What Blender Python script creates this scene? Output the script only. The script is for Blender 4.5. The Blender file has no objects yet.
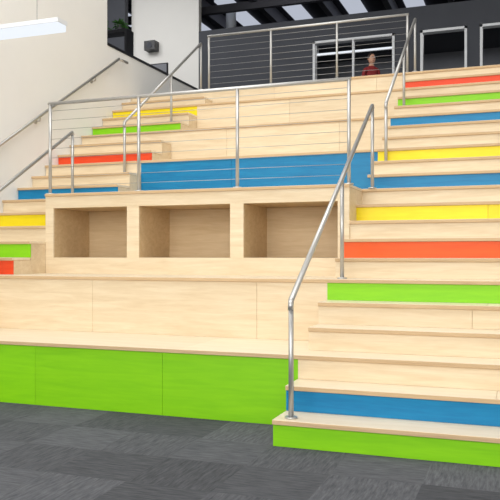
import bpy, bmesh, math, random
from mathutils import Vector, Matrix
random.seed(4)
S = bpy.context.scene
try:
    S.view_settings.view_transform = 'Standard'
except Exception as e:
    print(e)

def lin(c):
    return tuple(((v/255)/12.92 if v/255 <= .04045 else ((v/255+.055)/1.055)**2.4) for v in c)

# ---------------------------------------------------------------- materials
def base_mat(name, rgb, rough=.5, metal=0., spec=.5):
    m = bpy.data.materials.new(name); m.use_nodes = True
    b = m.node_tree.nodes['Principled BSDF']
    b.inputs['Base Color'].default_value = (*lin(rgb), 1)
    b.inputs['Roughness'].default_value = rough
    b.inputs['Metallic'].default_value = metal
    b.inputs['Specular IOR Level'].default_value = spec
    return m, m.node_tree, b

def wood_like(name, c1, c2, rough=.45, scale=(1.2, 9, 14), amt=1.0):
    m, nt, b = base_mat(name, c1, rough, 0, .35)
    N, L = nt.nodes, nt.links
    tc = N.new('ShaderNodeTexCoord'); mp = N.new('ShaderNodeMapping')
    mp.inputs['Scale'].default_value = scale
    n1 = N.new('ShaderNodeTexNoise'); n1.inputs['Scale'].default_value = 1.6
    n1.inputs['Detail'].default_value = 5; n1.inputs['Distortion'].default_value = .8
    n2 = N.new('ShaderNodeTexNoise'); n2.inputs['Scale'].default_value = 9
    n2.inputs['Detail'].default_value = 3
    L.new(tc.outputs['Object'], mp.inputs['Vector'])
    L.new(mp.outputs[0], n1.inputs['Vector']); L.new(mp.outputs[0], n2.inputs['Vector'])
    mx = N.new('ShaderNodeMath'); mx.operation = 'MULTIPLY_ADD'
    mx.inputs[1].default_value = .35
    L.new(n2.outputs['Fac'], mx.inputs[0]); L.new(n1.outputs['Fac'], mx.inputs[2])
    r = N.new('ShaderNodeValToRGB')
    r.color_ramp.elements[0].position = .42; r.color_ramp.elements[1].position = .92
    r.color_ramp.elements[0].color = (*lin(c1), 1); r.color_ramp.elements[1].color = (*lin(c2), 1)
    L.new(mx.outputs[0], r.inputs['Fac'])
    at = N.new('ShaderNodeAttribute'); at.attribute_name = 'tint'
    mul = N.new('ShaderNodeMix'); mul.data_type = 'RGBA'; mul.blend_type = 'MULTIPLY'
    mul.inputs['Factor'].default_value = 1
    L.new(r.outputs['Color'], mul.inputs['A']); L.new(at.outputs['Color'], mul.inputs['B'])
    L.new(mul.outputs['Result'], b.inputs['Base Color'])
    return m

def noisy(name, c1, c2, scale=4, rough=.8, spec=.3):
    m, nt, b = base_mat(name, c1, rough, 0, spec)
    N, L = nt.nodes, nt.links
    tc = N.new('ShaderNodeTexCoord')
    n1 = N.new('ShaderNodeTexNoise'); n1.inputs['Scale'].default_value = scale; n1.inputs['Detail'].default_value = 4
    r = N.new('ShaderNodeMix'); r.data_type = 'RGBA'
    r.inputs['A'].default_value = (*lin(c1), 1); r.inputs['B'].default_value = (*lin(c2), 1)
    L.new(tc.outputs['Object'], n1.inputs['Vector']); L.new(n1.outputs['Fac'], r.inputs['Factor'])
    L.new(r.outputs['Result'], b.inputs['Base Color'])
    return m

M = {}
M['wood'] = wood_like('birch_plywood', (231, 213, 182), (215, 192, 156))
M['tread'] = wood_like('birch_tread', (235, 221, 196), (225, 207, 177), .38)
M['inner_shade'] = wood_like('birch_plywood_shaded', (220, 194, 154), (203, 174, 132), .5)  # same birch, with the shade of the cubby recesses put into the colour
M['edge'] = wood_like('plywood_edge', (208, 179, 140), (190, 159, 120), .6, (2, 30, 60))
M['green'] = wood_like('green_stained_plywood', (138, 208, 10), (124, 196, 6), .42)
M['blue'] = wood_like('blue_stained_plywood', (10, 130, 178), (2, 110, 160), .42)
M['yellow'] = wood_like('yellow_stained_plywood', (242, 221, 20), (232, 208, 10), .42)
M['orange'] = wood_like('orange_stained_plywood', (238, 94, 8), (226, 80, 4), .42)
M['red'] = wood_like('red_stained_plywood', (232, 80, 36), (222, 66, 26), .42)
M['steel'] = base_mat('brushed_steel', (190, 188, 184), .38, .75)[0]
M['cable'] = base_mat('steel_cable', (170, 170, 170), .4, .7)[0]
M['wall'] = noisy('white_painted_wall', (233, 231, 226), (228, 226, 221), 3)
M['charcoal'] = noisy('charcoal_wall', (78, 80, 86), (70, 72, 78), 2)
M['dark'] = noisy('dark_roof_deck', (70, 70, 78), (58, 58, 66), 2)
M['beam'] = base_mat('roof_steel', (96, 96, 104), .6)[0]
M['frame'] = base_mat('white_frame', (222, 224, 226), .4)[0]
M['black'] = base_mat('black_plastic', (26, 26, 29), .4)[0]
M['grey'] = noisy('grey_wall', (132, 134, 140), (120, 122, 128), 2)
M['leaf'] = noisy('leaf_green', (70, 120, 50), (40, 84, 30), 12)
M['pot'] = base_mat('grey_planter', (90, 90, 92), .6)[0]
M['skin'] = base_mat('skin', (214, 164, 136), .55)[0]
M['hair'] = base_mat('dark_brown_hair', (48, 32, 24), .6)[0]
M['shirt'] = noisy('red_cotton', (150, 52, 52), (130, 40, 44), 20)
M['jeans'] = noisy('blue_denim', (52, 66, 96), (40, 52, 80), 30)
M['lips'] = base_mat('lips', (170, 96, 88), .5)[0]

def emis(name, rgb, s):
    m = bpy.data.materials.new(name); m.use_nodes = True
    nt = m.node_tree; nt.nodes.clear()
    e = nt.nodes.new('ShaderNodeEmission'); o = nt.nodes.new('ShaderNodeOutputMaterial')
    e.inputs[0].default_value = (*lin(rgb), 1); e.inputs[1].default_value = s
    nt.links.new(e.outputs[0], o.inputs[0]); return m
M['lamp'] = emis('lamp_diffuser', (238, 244, 252), 1.05)
M['sky'] = emis('skylight_daylight', (190, 196, 210), .9)

def carpet():
    m, nt, b = base_mat('carpet_tiles', (84, 86, 92), .95, 0, .1)
    N, L = nt.nodes, nt.links
    tc = N.new('ShaderNodeTexCoord')
    ch = N.new('ShaderNodeTexChecker'); ch.inputs['Scale'].default_value = 2.0
    L.new(tc.outputs['Object'], ch.inputs['Vector'])
    def streak(sc):
        mp = N.new('ShaderNodeMapping'); mp.inputs['Scale'].default_value = sc
        n = N.new('ShaderNodeTexNoise'); n.inputs['Scale'].default_value = 1; n.inputs['Detail'].default_value = 6
        n.inputs['Roughness'].default_value = .7
        L.new(tc.outputs['Object'], mp.inputs['Vector']); L.new(mp.outputs[0], n.inputs['Vector']); return n
    a = streak((7, 60, 1)); c = streak((60, 7, 1))
    mx = N.new('ShaderNodeMix'); mx.data_type = 'FLOAT'
    L.new(ch.outputs['Fac'], mx.inputs['Factor'])
    L.new(a.outputs['Fac'], mx.inputs['A']); L.new(c.outputs['Fac'], mx.inputs['B'])
    r = N.new('ShaderNodeValToRGB')
    r.color_ramp.elements[0].position = .33; r.color_ramp.elements[1].position = .67
    r.color_ramp.elements[0].color = (*lin((72, 73, 77)), 1); r.color_ramp.elements[1].color = (*lin((104, 105, 109)), 1)
    L.new(mx.outputs['Result'], r.inputs['Fac'])
    r2 = N.new('ShaderNodeMix'); r2.data_type = 'RGBA'; r2.blend_type = 'MULTIPLY'; r2.inputs['Factor'].default_value = 1
    wn = N.new('ShaderNodeTexWhiteNoise'); wn.noise_dimensions = '2D'
    sc = N.new('ShaderNodeVectorMath'); sc.operation = 'SCALE'; sc.inputs['Scale'].default_value = 2.0
    fl = N.new('ShaderNodeVectorMath'); fl.operation = 'FLOOR'
    L.new(tc.outputs['Object'], sc.inputs[0]); L.new(sc.outputs[0], fl.inputs[0]); L.new(fl.outputs[0], wn.inputs['Vector'])
    mr = N.new('ShaderNodeMapRange'); mr.inputs['To Min'].default_value = .64; mr.inputs['To Max'].default_value = 1.02
    L.new(wn.outputs['Value'], mr.inputs['Value'])
    L.new(r.outputs['Color'], r2.inputs['A']); L.new(mr.outputs[0], r2.inputs['B'])
    L.new(r2.outputs['Result'], b.inputs['Base Color'])
    return m
M['carpet'] = carpet()

# ---------------------------------------------------------------- mesh builder
class Build:
    def __init__(s): s.bm = bmesh.new(); s.mats = []; s.t = {}
    def mi(s, k):
        if k not in s.mats: s.mats.append(k)
        return s.mats.index(k)
    def tag(s, faces, k, tint=True):
        i = s.mi(k); v = random.uniform(.94, 1.03) if tint else 1
        for f in faces:
            f.material_index = i; s.t[f] = v
    def box(s, x0, x1, y0, y1, z0, z1, k, tint=True):
        vs = [s.bm.verts.new((x, y, z)) for x in (x0, x1) for y in (y0, y1) for z in (z0, z1)]
        q = [(0,1,3,2),(4,6,7,5),(0,4,5,1),(2,3,7,6),(0,2,6,4),(1,5,7,3)]
        s.tag([s.bm.faces.new([vs[i] for i in a]) for a in q], k, tint)
    def rod(s, a, b, r, k, seg=12, r2=None):
        a, b = Vector(a), Vector(b); d = b-a; r2 = r if r2 is None else r2
        q = d.to_track_quat('Z', 'Y').to_matrix()
        ra = [[s.bm.verts.new(p + q @ Vector((rr*math.cos(t*2*math.pi/seg), rr*math.sin(t*2*math.pi/seg), 0))) for t in range(seg)] for p, rr in ((a, r), (b, r2))]
        fs = [s.bm.faces.new([ra[0][i], ra[0][(i+1)%seg], ra[1][(i+1)%seg], ra[1][i]]) for i in range(seg)]
        for f in fs: f.smooth = True
        fs += [s.bm.faces.new(ra[0][::-1]), s.bm.faces.new(ra[1])]
        s.tag(fs, k, False)
    def ball(s, c, r, k, sc=(1,1,1), seg=12):
        g = bmesh.ops.create_uvsphere(s.bm, u_segments=seg, v_segments=seg*2//3, radius=r, matrix=Matrix.Translation(c) @ Matrix.Diagonal((*sc, 1)))
        fs = {f for v in g['verts'] for f in v.link_faces}
        for f in fs: f.smooth = True
        s.tag(fs, k, False)
    def path(s, pts, r, k):
        for a, b in zip(pts, pts[1:]): s.rod(a, b, r, k)
        for p in pts[1:-1]: s.ball(p, r, k)
    def leaf(s, c, d, L_, w, k):
        c, d = Vector(c), Vector(d).normalized(); side = d.cross(Vector((0, 0, 1)))
        side = side.normalized() if side.length > .01 else Vector((1, 0, 0))
        up = Vector((0, 0, 1))
        p = [c, c+d*L_*.35+side*w+up*L_*.1, c+d*L_*.7+side*w*.7+up*L_*.05, c+d*L_-up*L_*.15, c+d*L_*.7-side*w*.7+up*L_*.05, c+d*L_*.35-side*w+up*L_*.1]
        v = [s.bm.verts.new(q) for q in p]
        s.tag([s.bm.faces.new(v)], k, False)
    def done(s, name, parent=None, bevel=0):
        me = bpy.data.meshes.new(name)
        s.bm.faces.index_update(); s.bm.normal_update()
        tints = [s.t.get(f, 1) for f in s.bm.faces]
        s.bm.to_mesh(me); s.bm.free()
        at = me.attributes.new('tint', 'FLOAT_COLOR', 'FACE')
        for i, v in enumerate(tints): at.data[i].color = (v, v, v, 1)
        for k in s.mats: me.materials.append(M[k])
        ob = bpy.data.objects.new(name, me); S.collection.objects.link(ob)
        if bevel:
            b = ob.modifiers.new('bevel', 'BEVEL'); b.width = bevel; b.segments = 2; b.limit_method = 'ANGLE'
        if parent: ob.parent = parent
        return ob
def empty(name):
    e = bpy.data.objects.new(name, None); S.collection.objects.link(e); return e

# ---------------------------------------------------------------- key dimensions
R, T = .17, .28
Y1 = 4.453
NS = 22
def yn(n): return Y1 + (n-1)*T
XR = -1.49
XL, XL2 = -4.80, -4.42
XW = -5.82
XE = 1.6
TH = .03

def panel_run(B, x0, x1, y, z0, z1, k, width=1.22, off=0):
    xs = [x0]; x = x0 + width - off
    while x < x1 - .25:
        xs.append(x); x += width
    xs.append(x1)
    for a, b in zip(xs, xs[1:]):
        B.box(a + (.001 if a > x0 else 0), b - (.001 if b < x1 else 0), y, y+.012, z0, z1, k)

def tread(B, x0, x1, y0, y1, z, width=2.4, off=0):
    xs = [x0]; x = x0 + width - off
    while x < x1 - .3:
        xs.append(x); x += width
    xs.append(x1)
    for a, b in zip(xs, xs[1:]):
        B.box(a + (.001 if a > x0 else 0), b - (.001 if b < x1 else 0), y0+.004, y1, z-TH+.004, z, 'tread')
    B.box(x0, x1, y0, y0+.006, z-TH+.002, z-.002, 'edge')
    B.box(x0, x1, y0+.002, y1, z-TH, z-TH+.006, 'edge')

def stair(name, xa, xb, cols, n0=1, n1=NS):
    B = Build()
    for n in range(n0, n1+1):
        x0, x1 = xa(n), xb(n)
        y = yn(n); ynext = yn(n+1)
        B.box(x0+.002, x1-.002, y+.032, ynext+.032, 0, n*R-TH, 'wood')
        panel_run(B, x0, x1, y+.02, (n-1)*R, n*R-TH, cols.get(n, 'wood'), 2.4, (n*.77) % 1.3)
        tread(B, x0, x1, y, ynext+.02 if n < n1 else ynext, n*R, 2.4, (n*.53) % 1.5)
    return B.done(name, None, .0015)

stair('wooden_staircase', lambda n: XR, lambda n: XE,
      {1:'green', 2:'blue', 6:'green', 8:'orange', 10:'yellow', 12:'blue', 14:'yellow', 17:'blue', 19:'green', 21:'red'})
stair('wooden_staircase.001', lambda n: XW+.005, lambda n: (XL if n < 12 else XL2),
      {1:'green', 3:'blue', 5:'yellow', 7:'red', 8:'green', 10:'yellow', 12:'blue', 15:'red', 18:'green', 20:'yellow'})

# ---------------------------------------------------------------- bleachers
ble = empty('tiered_seating')
B = Build()
def tier(lo, hi, y0, y1, x0, x1, k, pw=1.15, off=0):
    B.box(x0, x1, y0+.032, y1+.032, max(0, lo-3)*R, hi*R-TH, 'wood')
    panel_run(B, x0, x1, y0+.02, lo*R, hi*R-TH, k, pw, off)
    tread(B, x0, x1, y0, y1+.02, hi*R, 2.44, off)
tier(0, 3, yn(3), yn(6), XL, XR, 'green', 1.15, .06)
tier(3, 6, yn(6), yn(9), XL, XR, 'wood', 1.6, .5)
B.done('lower_tiers', ble, .0015)
B = Build()
tier(11, 14, yn(14), yn(17), XL2, XR, 'blue', 1.5, .3)
tier(14, 17, yn(17), yn(20), XL2, XR, 'wood', 1.5, .7)
tier(17, 20, yn(20), yn(22), XL2, XR, 'wood', 1.5, .1)
tier(20, 22, yn(22), yn(23), XL2, XR, 'wood', 1.5, .5)
B.done('upper_tiers', ble, .0015)
B = Build()
yf, yb = yn(9), yn(14)+.03
zb, zo0, zo1, zt = 6*R, 1.19, 1.715, 11*R
ops = [(-4.70, -3.81), (-3.67, -2.67), (-2.53, -1.60)]
B.box(XL, XR, yf, yf+.02, zb, zo0, 'wood')
B.box(XL, XR, yf, yf+.02, zo1, zt-TH, 'wood')
ed = [XL] + [v for o in ops for v in o] + [XR]
for i in range(0, 8, 2): B.box(ed[i], ed[i+1], yf, yf+.02, zo0, zo1, 'wood')
xi0, xi1 = XL+.021, XR-.021
for i in range(0, 8, 2): B.box(max(ed[i], xi0), min(ed[i+1], xi1), yf+.02, yf+.70, zo0, zo1, 'inner_shade')
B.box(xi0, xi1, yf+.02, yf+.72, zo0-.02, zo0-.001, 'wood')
B.box(xi0, xi1, yf+.02, yf+.72, zo1+.001, zo1+.02, 'inner_shade')
B.box(xi0, xi1, yf+.70, yf+.72, zo0, zo1, 'inner_shade')
B.box(XR-.02, XR, yf+.02, yb, zb, zt-TH, 'wood')
B.box(XL, XL+.02, yf+.02, yb-.56, zb, zt-TH, 'wood')
tread(B, XL, XR, yf-.015, yf+.84, zt, 2.44, .8)
tread(B, XL2, XR, yf+.84, yb, zt, 2.44, .8)
B.done('storage_cubbies', ble, .0015)

# ---------------------------------------------------------------- cable railings
def cable_rail(name, xs, y, z0, z1, nc, pr=.017):
    B = Build()
    for x in xs:
        B.rod((x, y, z0), (x, y, z1), pr, 'steel')
        B.rod((x, y, z0), (x, y, z0+.012), .045, 'steel')
    B.rod((xs[0]-.02, y, z1), (xs[-1]+.02, y, z1), .019, 'steel')
    for i in range(nc):
        z = z0 + .09 + (z1-z0-.17)*i/(nc-1)
        B.rod((xs[0], y, z), (xs[-1], y, z), .0025, 'cable', 6)
    return B.done(name)
cable_rail('cable_railing', [-4.79, -3.71, -2.62, -1.51], yf+.07, zt, 2.85, 9)
cable_rail('cable_railing.001', [-4.50, -3.50, -2.50, -1.50], yn(22)+.08, 22*R, 4.56, 8)

def lerp(p, q, y):
    t = (y-p[0])/(q[0]-p[0]); return p[1]+t*(q[1]-p[1])
def handrail(name, x, p, q, posts):
    B = Build()
    pts = [(x, p[0], p[1]-.06), (x, p[0]+.01, p[1]), (x, q[0], q[1]), (x, q[0]+.02, q[1]-.03)]
    B.path(pts, .019, 'steel')
    for y in posts:
        n = int((y-Y1)/T + 1 + 1e-6); n = max(1, min(22, n))
        zt_ = lerp(p, q, y)
        B.rod((x, y, n*R), (x, y, zt_), .017, 'steel')
        B.rod((x, y, n*R), (x, y, n*R+.012), .042, 'steel')
    return B.done(name)
handrail('stair_handrail', -1.39, (4.53, .925), (7.27, 2.69), [4.54, 5.97, 7.28])
handrail('stair_handrail.001', -1.39, (8.05, 2.87), (10.37, 4.47), [8.06, 9.36, 10.38])
handrail('stair_handrail.002', -4.94, (4.53, .90), (7.40, 2.65), [4.54, 5.97, 7.41])
handrail('stair_handrail.003', -4.62, (8.05, 2.86), (10.37, 4.45), [8.06, 9.36, 10.38])
B = Build()
B.path([(XW+.08, 4.6, .95), (XW+.08, 9.85, 4.19), (XW+.08, 10.1, 4.19)], .02, 'steel')
for y in (5.2, 6.6, 7.9, 9.2):
    z = .95 + (y-4.6)*(4.19-.95)/5.25
    B.path([(XW+.001, y, z-.07), (XW+.07, y, z-.07), (XW+.08, y, z)], .009, 'steel')
    B.rod((XW+.001, y, z-.07), (XW+.008, y, z-.07), .035, 'steel')
B.done('wall_handrail')

# ---------------------------------------------------------------- shell
def slab(name, *a):
    B = Build(); B.box(*a); return B.done(name)
slab('floor', -14, 5, -5, 22, -.1, 0, 'carpet')
ZT = NS*R
B = Build(); B.box(-14, XE, yn(23)+.001, 22, ZT-.25, ZT, 'carpet'); B.done('floor_upper')
slab('wall_left', XW-.2, XW, -5, 9.64, 0, 8, 'wall')
B = Build()
B.box(XW-.2, XW, 9.641, 15.5, 0, 4.35, 'wall'); B.box(XW-.22, XW+.01, 9.641, 15.5, 4.35, 4.39, 'black')
B.done('wall_parapet')
slab('wall_right', 4, 4.2, -5, 22, 0, 8, 'wall')
slab('wall_back', -14, 4, 22, 22.2, 0, 8.2, 'charcoal')
slab('wall_left_far', -14.2, -14, 5, 22, 0, 8.2, 'charcoal')
YC = 15.6; ZC = 6.37
B = Build()
ops2 = [(-4.28, -2.51), (-1.98, -1.05), (-.80, .30)]
ed = [-7.0] + [v for o in ops2 for v in o] + [4.0]
for i in range(0, 8, 2): B.box(ed[i], ed[i+1], YC, YC+.15, ZT, ZC, 'charcoal')
for a, b in ops2: B.box(a, b, YC, YC+.15, ZT+2.12, ZC, 'charcoal')
B.done('wall_charcoal')
slab('wall_mezzanine', -8.75, -7.0, YC, YC+.15, ZT, 8, 'wall')
slab('wall_mezzanine_side', -13.9, -8.76, YC-.3, YC-.15, ZT, 8, 'charcoal')
for i, (a, b) in enumerate(ops2):
    B = Build(); t = .05; zz = ZT+2.12
    B.box(a, a+t, YC-.02, YC+.16, ZT, zz, 'frame'); B.box(b-t, b, YC-.02, YC+.16, ZT, zz, 'frame')
    B.box(a, b, YC-.02, YC+.16, zz-t, zz, 'frame')
    if i == 0:
        B.box((a+b)/2-.02, (a+b)/2+.02, YC, YC+.1, ZT, zz-t, 'frame')
        B.box(a+t, b-t, YC, YC+.1, ZT+1.0, ZT+1.04, 'frame')
    B.done('window_1' if i == 0 else 'door_%d' % i)
slab('wall_room', -6, 4, 19, 19.1, ZT, ZC, 'grey')
slab('ceiling_room', -6.5, 4, YC+.15, 19.1, ZC-.1, ZC, 'charcoal')
B = Build(); B.box(-4.9, -2.6, 17.2, 17.26, 6.0, 6.04, 'lamp'); B.rod((-4.6,17.23,6.04),(-4.6,17.23,6.27),.01,'frame'); B.rod((-2.8,17.23,6.04),(-2.8,17.23,6.27),.01,'frame'); B.done('ceiling_fluorescent_light')

slab('ceiling', -14.2, 4.2, -5, 22.2, 8.1, 8.3, 'dark')
B = Build()
for x in [i*1.6-13 for i in range(11)]:
    B.box(x, x+.16, 9, 22, 7.75, 8.1, 'beam')
for y in (12, 15, 18, 21):
    B.box(-14, 4, y, y+.14, 7.6, 7.8, 'beam')
B.done('ceiling_beams')
B = Build()
for x in [-12.6 + i*1.6 for i in range(7)]:
    B.box(x, x+.5, 18.4, 21.8, 8.04, 8.09, 'sky')
B.done('window_skylight')
B = Build(); B.rod((-7.55, 19, ZT), (-7.55, 19, 8.1), .14, 'frame', 20); B.done('column')

# pendant lamp
B = Build()
B.box(-5.5, -4.12, 5.93, 6.07, 3.36, 3.42, 'lamp'); B.box(-5.51, -4.11, 5.92, 6.08, 3.42, 3.46, 'frame')
for x in (-5.2, -4.4): B.rod((x, 6, 3.46), (x, 6, 8.1), .003, 'cable', 6)
B.done('pendant_strip_light')

# ---------------------------------------------------------------- mezzanine things
B = Build()
px, py = -6.55, 11.0
B.box(px-.35, px+.35, py-.12, py+.12, 4.95, 5.0, 'black')
for sx in (-.33, .33): B.box(px+sx-.02, px+sx+.02, py-.12, py+.12, ZT, 4.95, 'black')
for z in (4.1, 4.5): B.box(px-.33, px+.33, py-.12, py+.12, z, z+.03, 'black')
B.done('shelf_unit')
B = Build()
for cx in (px-.18, px+.16):
    B.rod((cx, py, 5.0), (cx, py, 5.1), .05, 'pot', 16, .07)
    for i in range(40):
        a = random.uniform(0, 6.28); e = random.uniform(-.4, 1.1)
        B.leaf((cx, py, 5.09), (math.cos(a)*math.cos(e), math.sin(a)*math.cos(e), math.sin(e)), random.uniform(.1, .19), .02, 'leaf')
B.done('potted_plants')
def monitor(name, x, y, w, h, z):
    B = Build()
    B.box(x-w/2, x+w/2, y, y+.04, z, z+h, 'black'); B.box(x-w/2+.02, x+w/2-.02, y-.003, y, z+.02, z+h-.02, 'grey')
    B.box(x-.03, x+.03, y+.04, y+.08, ZT+.73, z+h*.5, 'black'); B.box(x-.14, x+.14, y-.05, y+.16, ZT+.721, ZT+.74, 'black')
    return B.done(name, None, .004)
B = Build()
B.box(-9.4, -6.3, 12.6, 13.3, ZT+.68, ZT+.72, 'charcoal')
for x in (-9.35, -7.85, -6.4):
    for y in (12.65, 13.22): B.box(x, x+.05, y, y+.05, ZT, ZT+.68, 'black')
B.done('desk', None, .004)
for mx_ in (-6.75, -7.55, -8.35): monitor('computer_monitor', mx_, 12.95, .55, .36, ZT+.86)
B = Build()
B.box(-8.3, -8.02, YC-.22, YC, 6.0, 6.22, 'black'); B.rod((-8.16, YC-.23, 6.11), (-8.16, YC-.22, 6.11), .07, 'charcoal', 20)
B.done('wall_speaker', None, .01)

# ---------------------------------------------------------------- student (continuous skinned body)
def student(x, y, z0, H, yaw):
    root = empty('student'); k = H/1.7
    P = {}; edges = []
    def add(n, co, r, parent=None):
        P[n] = (Vector(co)*k, r*k if not isinstance(r, tuple) else (r[0]*k, r[1]*k)); 
        if parent: edges.append((parent, n))
    add('pelvis', (0, 0, .93), (.145, .105)); add('belly', (0, .01, 1.08), (.12, .09), 'pelvis')
    add('chest', (0, .0, 1.26), (.14, .10), 'belly'); add('upper', (0, .01, 1.36), (.10, .075), 'chest')
    add('neck', (0, .01, 1.45), .05, 'upper'); add('skull', (0, -.01, 1.52), .05, 'neck')
    for s, n in ((-1, 'l'), (1, 'r')):
        add('sh'+n, (s*.155, .01, 1.355), .052, 'upper'); add('el'+n, (s*.205, .03, 1.10), .038, 'sh'+n)
        add('wr'+n, (s*.215, -.10, .88), .026, 'el'+n); add('pm'+n, (s*.215, -.13, .81), (.018, .035), 'wr'+n)
        add('hip'+n, (s*.09, 0, .86), .082, 'pelvis'); add('kn'+n, (s*.10, -.01, .48), .056, 'hip'+n)
        add('an'+n, (s*.10, .02, .09), .038, 'kn'+n); add('toe'+n, (s*.115, -.14, .035), (.042, .03), 'an'+n)
    names = list(P); me = bpy.data.meshes.new('body')
    me.from_pydata([P[n][0] for n in names], [(names.index(a), names.index(b)) for a, b in edges], [])
    ob = bpy.data.objects.new('body', me); S.collection.objects.link(ob)
    md = ob.modifiers.new('skin', 'SKIN')
    if not me.skin_vertices:
        bpy.context.view_layer.objects.active = ob
    for i, n in enumerate(names):
        r = P[n][1]; sv = me.skin_vertices[0].data[i]
        sv.radius = r if isinstance(r, tuple) else (r, r); sv.use_root = (n == 'pelvis')
    sb = ob.modifiers.new('sub', 'SUBSURF'); sb.levels = 2; sb.render_levels = 2
    dg = bpy.context.evaluated_depsgraph_get()
    m2 = bpy.data.meshes.new_from_object(ob.evaluated_get(dg)); ob.modifiers.clear(); ob.data = m2
    m2.materials.clear()
    for q in ('shirt', 'jeans', 'skin', 'black'): m2.materials.append(M[q])
    for f in m2.polygons:
        c = f.center/k; f.use_smooth = True
        arm = abs(c.x) > .16 and c.z < 1.2
        f.material_index = 3 if c.z < .09 else (2 if (arm and c.z < 1.12 and c.z > .7) or c.z > 1.43 else (1 if c.z < .95 else 0))
    ob.parent = root
    B = Build(); h = k
    B.ball((0, -.015*h, 1.585*h), .1*h, 'skin', (.76, .92, 1.14), 24)
    B.ball((0, -.025*h, 1.525*h), .06*h, 'skin', (.85, 1.0, .9), 16)
    B.ball((0, .016*h, 1.615*h), .106*h, 'hair', (.82, .95, 1.04), 24)
    B.rod((0, -.105*h, 1.60*h), (0, -.125*h, 1.568*h), .008*h, 'skin', 8, .014*h)
    for s in (-1, 1):
        B.ball((s*.03*h, -.102*h, 1.60*h), .011*h, 'frame'); B.ball((s*.03*h, -.111*h, 1.60*h), .006*h, 'black')
        B.ball((s*.077*h, 0, 1.585*h), .026*h, 'skin', (.35, .7, 1.1))
        B.box(s*.03*h-.014*h, s*.03*h+.014*h, -.108*h, -.1*h, 1.620*h, 1.625*h, 'hair')
    B.ball((0, -.098*h, 1.538*h), .02*h, 'lips', (1.1, .4, .3))
    B.done('head', root)
    B = Build()
    for s in (-1, 1):
        for i, L_ in enumerate((.062, .074, .070, .055)):
            a = Vector((s*.216, -.155+.019*i-.004, .785))*h
            b = a + Vector((-s*.006, -.008, -L_*.55))*h; c = b + Vector((-s*.016, 0, -L_*.42))*h
            B.rod(a, b, .0095*h, 'skin', 8, .0085*h); B.ball(b, .0085*h, 'skin'); B.rod(b, c, .0085*h, 'skin', 8, .007*h); B.ball(c, .007*h, 'skin')
        a = Vector((s*.21, -.16, .845))*h; b = a+Vector((-s*.02, -.028, -.03))*h; c = b+Vector((-s*.006, -.004, -.03))*h
        B.rod(a, b, .0115*h, 'skin', 8, .01*h); B.ball(b, .01*h, 'skin'); B.rod(b, c, .01*h, 'skin', 8, .008*h); B.ball(c, .008*h, 'skin')
    B.done('fingers', root)
    root.location = (x, y, z0); root.rotation_euler = (0, 0, yaw)
student(-2.90, 15.1, ZT, 1.60, math.radians(35))

# ---------------------------------------------------------------- lights
def area(name, loc, size, power, rot=(0,0,0), col=(1,1,1)):
    l = bpy.data.lights.new(name, 'AREA'); l.shape = 'RECTANGLE'; l.size, l.size_y = size
    l.energy = power; l.color = col
    o = bpy.data.objects.new(name, l); o.location = loc; o.rotation_euler = rot; S.collection.objects.link(o)
area('overhead_fill', (-2.5, 4.0, 7.7), (7, 5), 450, (0, 0, 0), (1, .995, .98))  # unseen fill added overhead for the diffuse ambient light
area('overhead_fill.001', (-2.5, 10.0, 7.9), (7, 3), 195, (math.radians(12), 0, 0), (1, .995, .98))  # added fill, brightens the upper stairs and the charcoal wall
area('overhead_fill.002', (-8.6, 12.0, 7.4), (3, 2), 150, (math.radians(25), 0, 0))  # added fill, lifts the pale mezzanine wall
area('front_fill', (-1.5, -4, 3.5), (9, 5), 640, (math.radians(82), 0, 0), (.99, 1, 1))  # unseen fill added behind the camera to flatten contrast
area('room_light', (-2, 17.5, 6.2), (4, 1.5), 24)
w = bpy.data.worlds.new('World'); S.world = w; w.use_nodes = True
w.node_tree.nodes['Background'].inputs[0].default_value = (1, 1, 1, 1)
w.node_tree.nodes['Background'].inputs[1].default_value = .75

cam = bpy.data.cameras.new('camera'); co = bpy.data.objects.new('camera', cam); S.collection.objects.link(co)
cam.lens = 740/500*36; cam.sensor_width = 36; cam.shift_y = .01
co.location = (0, 0, 1.216); co.rotation_euler = (math.radians(90), 0, math.radians(20.2))
S.camera = co
